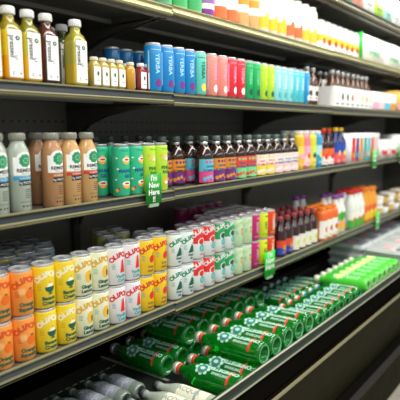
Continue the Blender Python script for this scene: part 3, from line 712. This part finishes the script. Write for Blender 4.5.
for i in range(6):
    put(S2, f"small green bottle with blue neck in back row, {nth(i, 6)}", 'small green bottles in the bottom tray', 1.99+.0685*i, 1.05, zs-.045, lie=-.45+random.uniform(-.25, .25), tilt=-.05)
lg = mat('bright lime green glass', (.10, .80, .06), .15, trans=.25, coat=.5)
K1 = tube_bottle(.037, .28, lg, mat('pale cream cap', (.80, .85, .68), .35), mat('pale cream cap', (.80, .85, .68), .35), ink('lemon ink', (.85, .70, .10)), ink('lime white ink', (.55, .90, .60)), 'LIMONE', ink('grass green ink', (.06, .45, .05)), mat('pink cream foot', (.85, .68, .60), .35))
for i in range(7):
    put(K1, f'bright lime green bottle, top layer, {nth(i, 7)}', 'bright lime bottles in the bottom tray', 2.315+.075*i, .80, -.755, lie=-.2+random.uniform(-.05, .05), tilt=-.05)
    put(K1, f'bright lime green bottle, under layer, {nth(i, 7)}', 'bright lime bottles in the bottom tray', 2.315+.075*i, .80, -.8295, lie=-.2+random.uniform(-.05, .05), tilt=-.05)
# clear bottles, left
cg = mat('clear greenish glass', (.68, .76, .64), .12, trans=.35, coat=.6); cgl = mat('pale smoke glass', (.34, .42, .36), .12, trans=.35, coat=.6)
W1 = tube_bottle(.0302, .272, cg, mat('black cap', (.015, .02, .02), .35), mat('grey foil', (.22, .26, .24), .35), None, ink('pale celery ink', (.80, .82, .66)), 'ACQUA', ink('grey ink', (.35, .38, .36)), cg)
W2 = tube_bottle(.027, .20, cgl, mat('smoke green cap', (.04, .07, .05), .3), mat('grey foil', (.22, .26, .24), .35), None, ink('lilac grey ink', (.36, .38, .44)), 'ACQUA', ink('pale lilac ink', (.55, .58, .66)), cgl)
g = 'clear bottles lying in the bottom tray'
for i in range(8): put(W1, f'clear bottle with pale label in front row, {nth(i, 8)}', g, .668+.0635*i, .80, -.8225, lie=-.45+random.uniform(-.2, .2), tilt=-.05)
for i in range(7): put(W2, f'clear bottle with grey lilac label in back row, {nth(i, 7)}', g, .676+.0635*i, 1.078, -.8405, lie=-.5, tilt=-.05)

# clear trays far right
cp = mat('clear clamshell plastic', (.82, .86, .85), .15, trans=.35, coat=.5)
def clam(label, x, y, z):
    t = thing('food_clamshell', label, 'container', (x, y, z), 'clear clamshells in the bottom tray')
    b = MB(); w, d = .19, .22
    def frus(z0, z1, s0, s1, m):
        vs = [(sx*w/2*s, sy*d/2*s, zz) for s, zz in ((s0, z0), (s1, z1)) for sx, sy in ((-1,-1),(1,-1),(1,1),(-1,1))]
        b.poly(vs, [(0,3,2,1),(4,5,6,7),(0,1,5,4),(1,2,6,5),(2,3,7,6),(3,0,4,7)], m)
    frus(0, .028, .86, .98, cp); b.box(-w/2, w/2, -d/2, d/2, .028, .031, cp); b.build('base', t)
    b = MB(); frus(.0312, .048, .96, .86, cp); b.build('lid', t)
    b = MB(); v, f = disc(.03, step=0); b.poly([(p, q, .0487) for p, q in v], f, ink('light rose ink', (.85, .35, .38))); v, f = rect(-.07, .07, -.012, .012, 0); b.poly([(p, q-.07, .0487) for p, q in v], f, ink('slate ink', (.12, .12, .2))); b.build('label', t)
for i in range(5):
    for j in range(2):
        for k in range(3):
            clam(f"clear clamshell, {['bottom','middle','top'][k]} of the {ORD[i]} stack, {['front','back'][j]} row", 2.97+.2*i, .92+.23*j, trayz+.0505*k)

# ---------------- shelf signs
def sign(label, x, y, z, w, h, lines, size, far=True):
    t = thing('shelf_sign', label, 'sign', (x, y, z), 'green shelf signs')
    p = MB(); p.box(-w/2, w/2, 0, .002, 0, h, mat('lit sign green', (.01, .58, .04), .5) if far else mat('sign green', (.005, .30, .02), .5), .0006); p.build('panel', t)  # far panels use a brighter copy of the sign green: light painted in
    l = MB()
    n = len(lines)
    for i, s in enumerate(lines):
        vs, fs = text(s, size, 0, bold=.03); l.poly([(a, -.0006, b_+h*(.86-.24*i)) for a, b_ in vs], fs, inkwhite)
    l.build('lettering', t)
    c = MB(); c.box(-w*.3, w*.3, -.001, .006, -.010, .0, mat('clear clip', (.5, .7, .5), .2, trans=.4)); c.build('clip', t)
sign("green sign lettered I'm New Here under the lime cans", 1.096, 1.046, -.231, .068, .090, ["I'm", 'New', 'Here', '!!'], .023, False)
sign('green sign on the lower shelf in front of the lime can', 1.800, 1.046, -.628, .085, .108, ["I'm", 'New', 'Here'], .034)
sign('green sign on the middle shelf in front of striped box', 3.02, 1.046, -.235, .07, .10, ["I'm", 'New', 'Here'], .028)
sign('green sign on the middle shelf at the far right', 3.55, 1.046, -.235, .08, .13, ["I'm", 'New', 'Here'], .028)
sign('green sign on the lower shelf below the orange bottles', 3.13, 1.046, -.628, .07, .10, ["I'm", 'New', 'Here'], .028)

# ---------------- shelves
JX = [.18, 1.204, 2.408, 3.612, 4.816]
def shelf(nm, x0, x1, z, lipz, lipb, label, twin=False, topshelf=False):
    t = thing('display_shelf', label, 'shelf', ((x0+x1)/2, 1.06, z), 'shelves of the refrigerated case')
    L = (x1-x0)/2-.0012
    b = MB(); b.box(-L, L, .004, .52, -.014, -.0004, deck_m); b.box(-L, L, .03, .055, -.032, -.014, under_m)
    b.box(-L, L, .26, .275, -.026, -.014, under_m)
    b.build('deck', t)
    eg = edge_lit if topshelf else edge_m
    zt, zb = lipz-z, lipb-z; h = zt-zb
    r = MB()
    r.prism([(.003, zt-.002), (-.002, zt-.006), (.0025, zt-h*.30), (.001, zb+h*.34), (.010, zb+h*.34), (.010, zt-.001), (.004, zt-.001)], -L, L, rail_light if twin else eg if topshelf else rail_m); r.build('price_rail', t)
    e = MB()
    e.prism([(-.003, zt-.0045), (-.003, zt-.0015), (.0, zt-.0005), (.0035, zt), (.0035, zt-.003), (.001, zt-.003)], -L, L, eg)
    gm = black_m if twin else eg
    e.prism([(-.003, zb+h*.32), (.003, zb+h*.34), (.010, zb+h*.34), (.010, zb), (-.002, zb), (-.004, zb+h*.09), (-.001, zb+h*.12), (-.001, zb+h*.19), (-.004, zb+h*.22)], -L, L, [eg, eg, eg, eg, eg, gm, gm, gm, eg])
    e.build('rail_edge', t)
    for sx in (-1, 1):
        bk = MB(); x = sx*(L-.012)
        bk.box(x-.004, x+.004, .04, .52, -.034, -.014, deck_m); bk.prism([(.08, -.030), (.08, -.036), (.22, -.050), (.33, -.068), (.42, -.098), (.48, -.140), (.50, -.175), (.52, -.175), (.52, -.030)], x-.004, x+.004, deck_m)
        bk.build('bracket', t)
names = {'AA': 'highest', 'A': 'top', 'B': 'upper', 'C': 'middle', 'D': 'lower'}
secs = ['left', 'second', 'third', 'far right']
lips = {'AA': [(.636, .602)]*4, 'A': [(.366, .338), (.372, .343), (.374, .346), (.372, .346)], 'B': [(.106, .073), (.101, .067), (.098, .064), (.095, .064)], 'C': [(-.200, -.234), (-.197, -.232), (-.197, -.231), (-.197, -.229)], 'D': [(-.577, -.612), (-.580, -.620), (-.580, -.620), (-.580, -.618)]}
for k in names:
    for i in range(4):
        shelf(k, JX[i], JX[i+1], DZ[k], *lips[k][i], f"{names[k]} charcoal shelf with cream edged price rail, {secs[i]} section", k in 'D', k == 'A')

# ---------------- refrigerated case
case = thing('refrigerated_case', 'open dark refrigerated display case with olive brown front', 'display case', (2.5, .78, FLOOR))
X0, X1 = .18-2.5, 4.82-2.5
def cy(y): return y-.78
def czf(z): return z-FLOOR
b = MB(); b.box(X0, X1, cy(1.585), cy(1.64), 0.0, czf(1.05), under_m)
b.build('back_panel', case)
for zz in (-.30, -.02, .02, .24, .30):
    b = MB()
    for i in range(150):
        x = X0+.03+.03*i; b.poly([(x-.006, cy(1.5845), czf(zz)-.004), (x+.006, cy(1.5845), czf(zz)-.004), (x+.006, cy(1.5845), czf(zz)+.004), (x-.006, cy(1.5845), czf(zz)+.004)], [(0,1,2,3)], deck_m)
    b.build('perforation', case)
for jx in JX:
    b = MB(); b.box(jx-2.5-.014, jx-2.5+.014, cy(1.565), cy(1.5808), czf(-.88), czf(.95), deck_m); b.build('upright_track', case)
b = MB(); SL = .05
def ty(y): return czf(trayz-SL*(y-.80))
b.prism([(cy(.80), ty(.8)-.03), (cy(.80), ty(.8)), (cy(1.585), ty(1.585)), (cy(1.585), ty(1.585)-.03)], X0, X1, mat('tray black', (.022, .021, .020), .4, noise=.4))
for jx in JX[1:]: b.prism([(cy(1.09), ty(1.09)), (cy(1.09), ty(1.09)+.001), (cy(1.58), ty(1.58)+.001), (cy(1.58), ty(1.58))], jx-2.506, jx-2.494, under_m)
for i in range(150):
    x = X0+.03+.03*i; b.box(x, x+.018, cy(1.34), cy(1.344), ty(1.34)-.001, ty(1.34)+.0008, under_m)
b.build('bottom_tray', case)
b = MB()
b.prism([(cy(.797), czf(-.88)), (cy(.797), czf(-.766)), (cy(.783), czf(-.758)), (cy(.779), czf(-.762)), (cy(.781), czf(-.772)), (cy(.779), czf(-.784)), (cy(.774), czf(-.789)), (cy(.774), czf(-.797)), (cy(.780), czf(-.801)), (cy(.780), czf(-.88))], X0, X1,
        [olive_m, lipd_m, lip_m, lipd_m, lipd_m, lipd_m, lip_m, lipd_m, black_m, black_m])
b.build('front_rail', case)
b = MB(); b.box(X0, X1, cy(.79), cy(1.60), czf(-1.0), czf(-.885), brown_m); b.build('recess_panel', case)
b = MB()
b.prism([(cy(.80), czf(-1.0)), (cy(.80), czf(-.885)), (cy(.772), czf(-.894)), (cy(.766), czf(-.900)), (cy(.766), czf(-.906)), (cy(.770), czf(-.909)), (cy(.775), czf(-1.03)), (cy(.805), czf(-1.20)), (cy(.82), czf(-1.20))], X0, X1,
        [brown_m, brown_m, edge_m, edge_m, edge_m, olive_m, olive_m, olive_m, olive_m])
b.build('front_panel', case)
b = MB(); b.prism([(cy(.79), czf(-1.175)), (cy(.752), czf(-1.180)), (cy(.742), czf(-1.195)), (cy(.745), czf(-1.225)), (cy(.79), czf(-1.24))], X0, X1, [black_m, bump_m, bump_m, bump_m, black_m]); b.build('bumper', case)
b = MB(); b.box(X0, X1, cy(.80), cy(1.60), 0, czf(-1.2), olive_m); b.build('kick_panel', case)
b = MB(); b.box(X0, X1, cy(1.02), cy(1.64), czf(1.05), czf(1.12), olive_m); b.box(X0, X1, cy(1.0), cy(1.02), czf(.97), czf(1.12), olive_m); b.build('canopy', case)
b = MB(); b.box(X0-.03, X0, cy(.80), cy(1.64), czf(-1.52), czf(1.12), deck_m); b.build('end_panel', case)
b = MB(); b.box(X1, X1+.03, cy(.80), cy(1.64), czf(-1.52), czf(1.12), deck_m); b.build('end_panel', case)

# ---------------- floor
b = MB(); b.box(-3, 7, -4, 3, FLOOR-.05, FLOOR, mat('polished store floor', (.50, .46, .38), .3, noise=.2)); f = b.build('floor'); f['kind'] = 'structure'

# ---------------- lights
def area(name, loc, rot, sx, sy, e, col=(1, 1, 1), spread=PI):
    l = bpy.data.lights.new(name, 'AREA'); l.shape = 'RECTANGLE'; l.size = sx; l.size_y = sy; l.energy = e; l.color = col; l.spread = spread
    o = bpy.data.objects.new(name, l); C.objects.link(o); o.location = loc; o.rotation_euler = rot; return o
# canopy tube running the length of the case, aimed down and a little inward
area('canopy_lamp', (3.0, .98, .965), (math.radians(-4), 0, 0), 3.6, .05, 30, (1, .98, .90))
area('ceiling_lamp', (1.6, .05, 1.5), (math.radians(18), 0, 0), 5.5, .35, 88, (1, .97, .90))
area('ceiling_lamp', (1.6, -2.2, 1.55), (math.radians(42), 0, 0), 6, .6, 42, (.93, .98, 1))
w = bpy.data.worlds.new('store'); bpy.context.scene.world = w; w.use_nodes = True
w.node_tree.nodes['Background'].inputs[0].default_value = (.80, .86, .85, 1); w.node_tree.nodes['Background'].inputs[1].default_value = .45

# ---------------- camera
p = math.atan(73/500); a = math.atan(400/math.hypot(500, 73))
F = Vector((math.cos(a)*math.cos(p), math.sin(a)*math.cos(p), -math.sin(p))); R = Vector((math.sin(a), -math.cos(a), 0)); U = R.cross(F)
cam = bpy.data.cameras.new('camera'); co = bpy.data.objects.new('camera', cam); C.objects.link(co)
co.matrix_world = Matrix(((R.x, U.x, -F.x, 0), (R.y, U.y, -F.y, 0), (R.z, U.z, -F.z, 0), (0, 0, 0, 1)))
cam.sensor_width = 36; cam.lens = 45; cam.clip_start = .02
cam.dof.use_dof = True; cam.dof.focus_distance = 1.5; cam.dof.aperture_fstop = 2.7
sc = bpy.context.scene; sc.camera = co
vs = sc.view_settings; vs.view_transform = 'Standard'; vs.look = 'None'; vs.gamma = 1; vs.use_curve_mapping = False; vs.exposure = 0
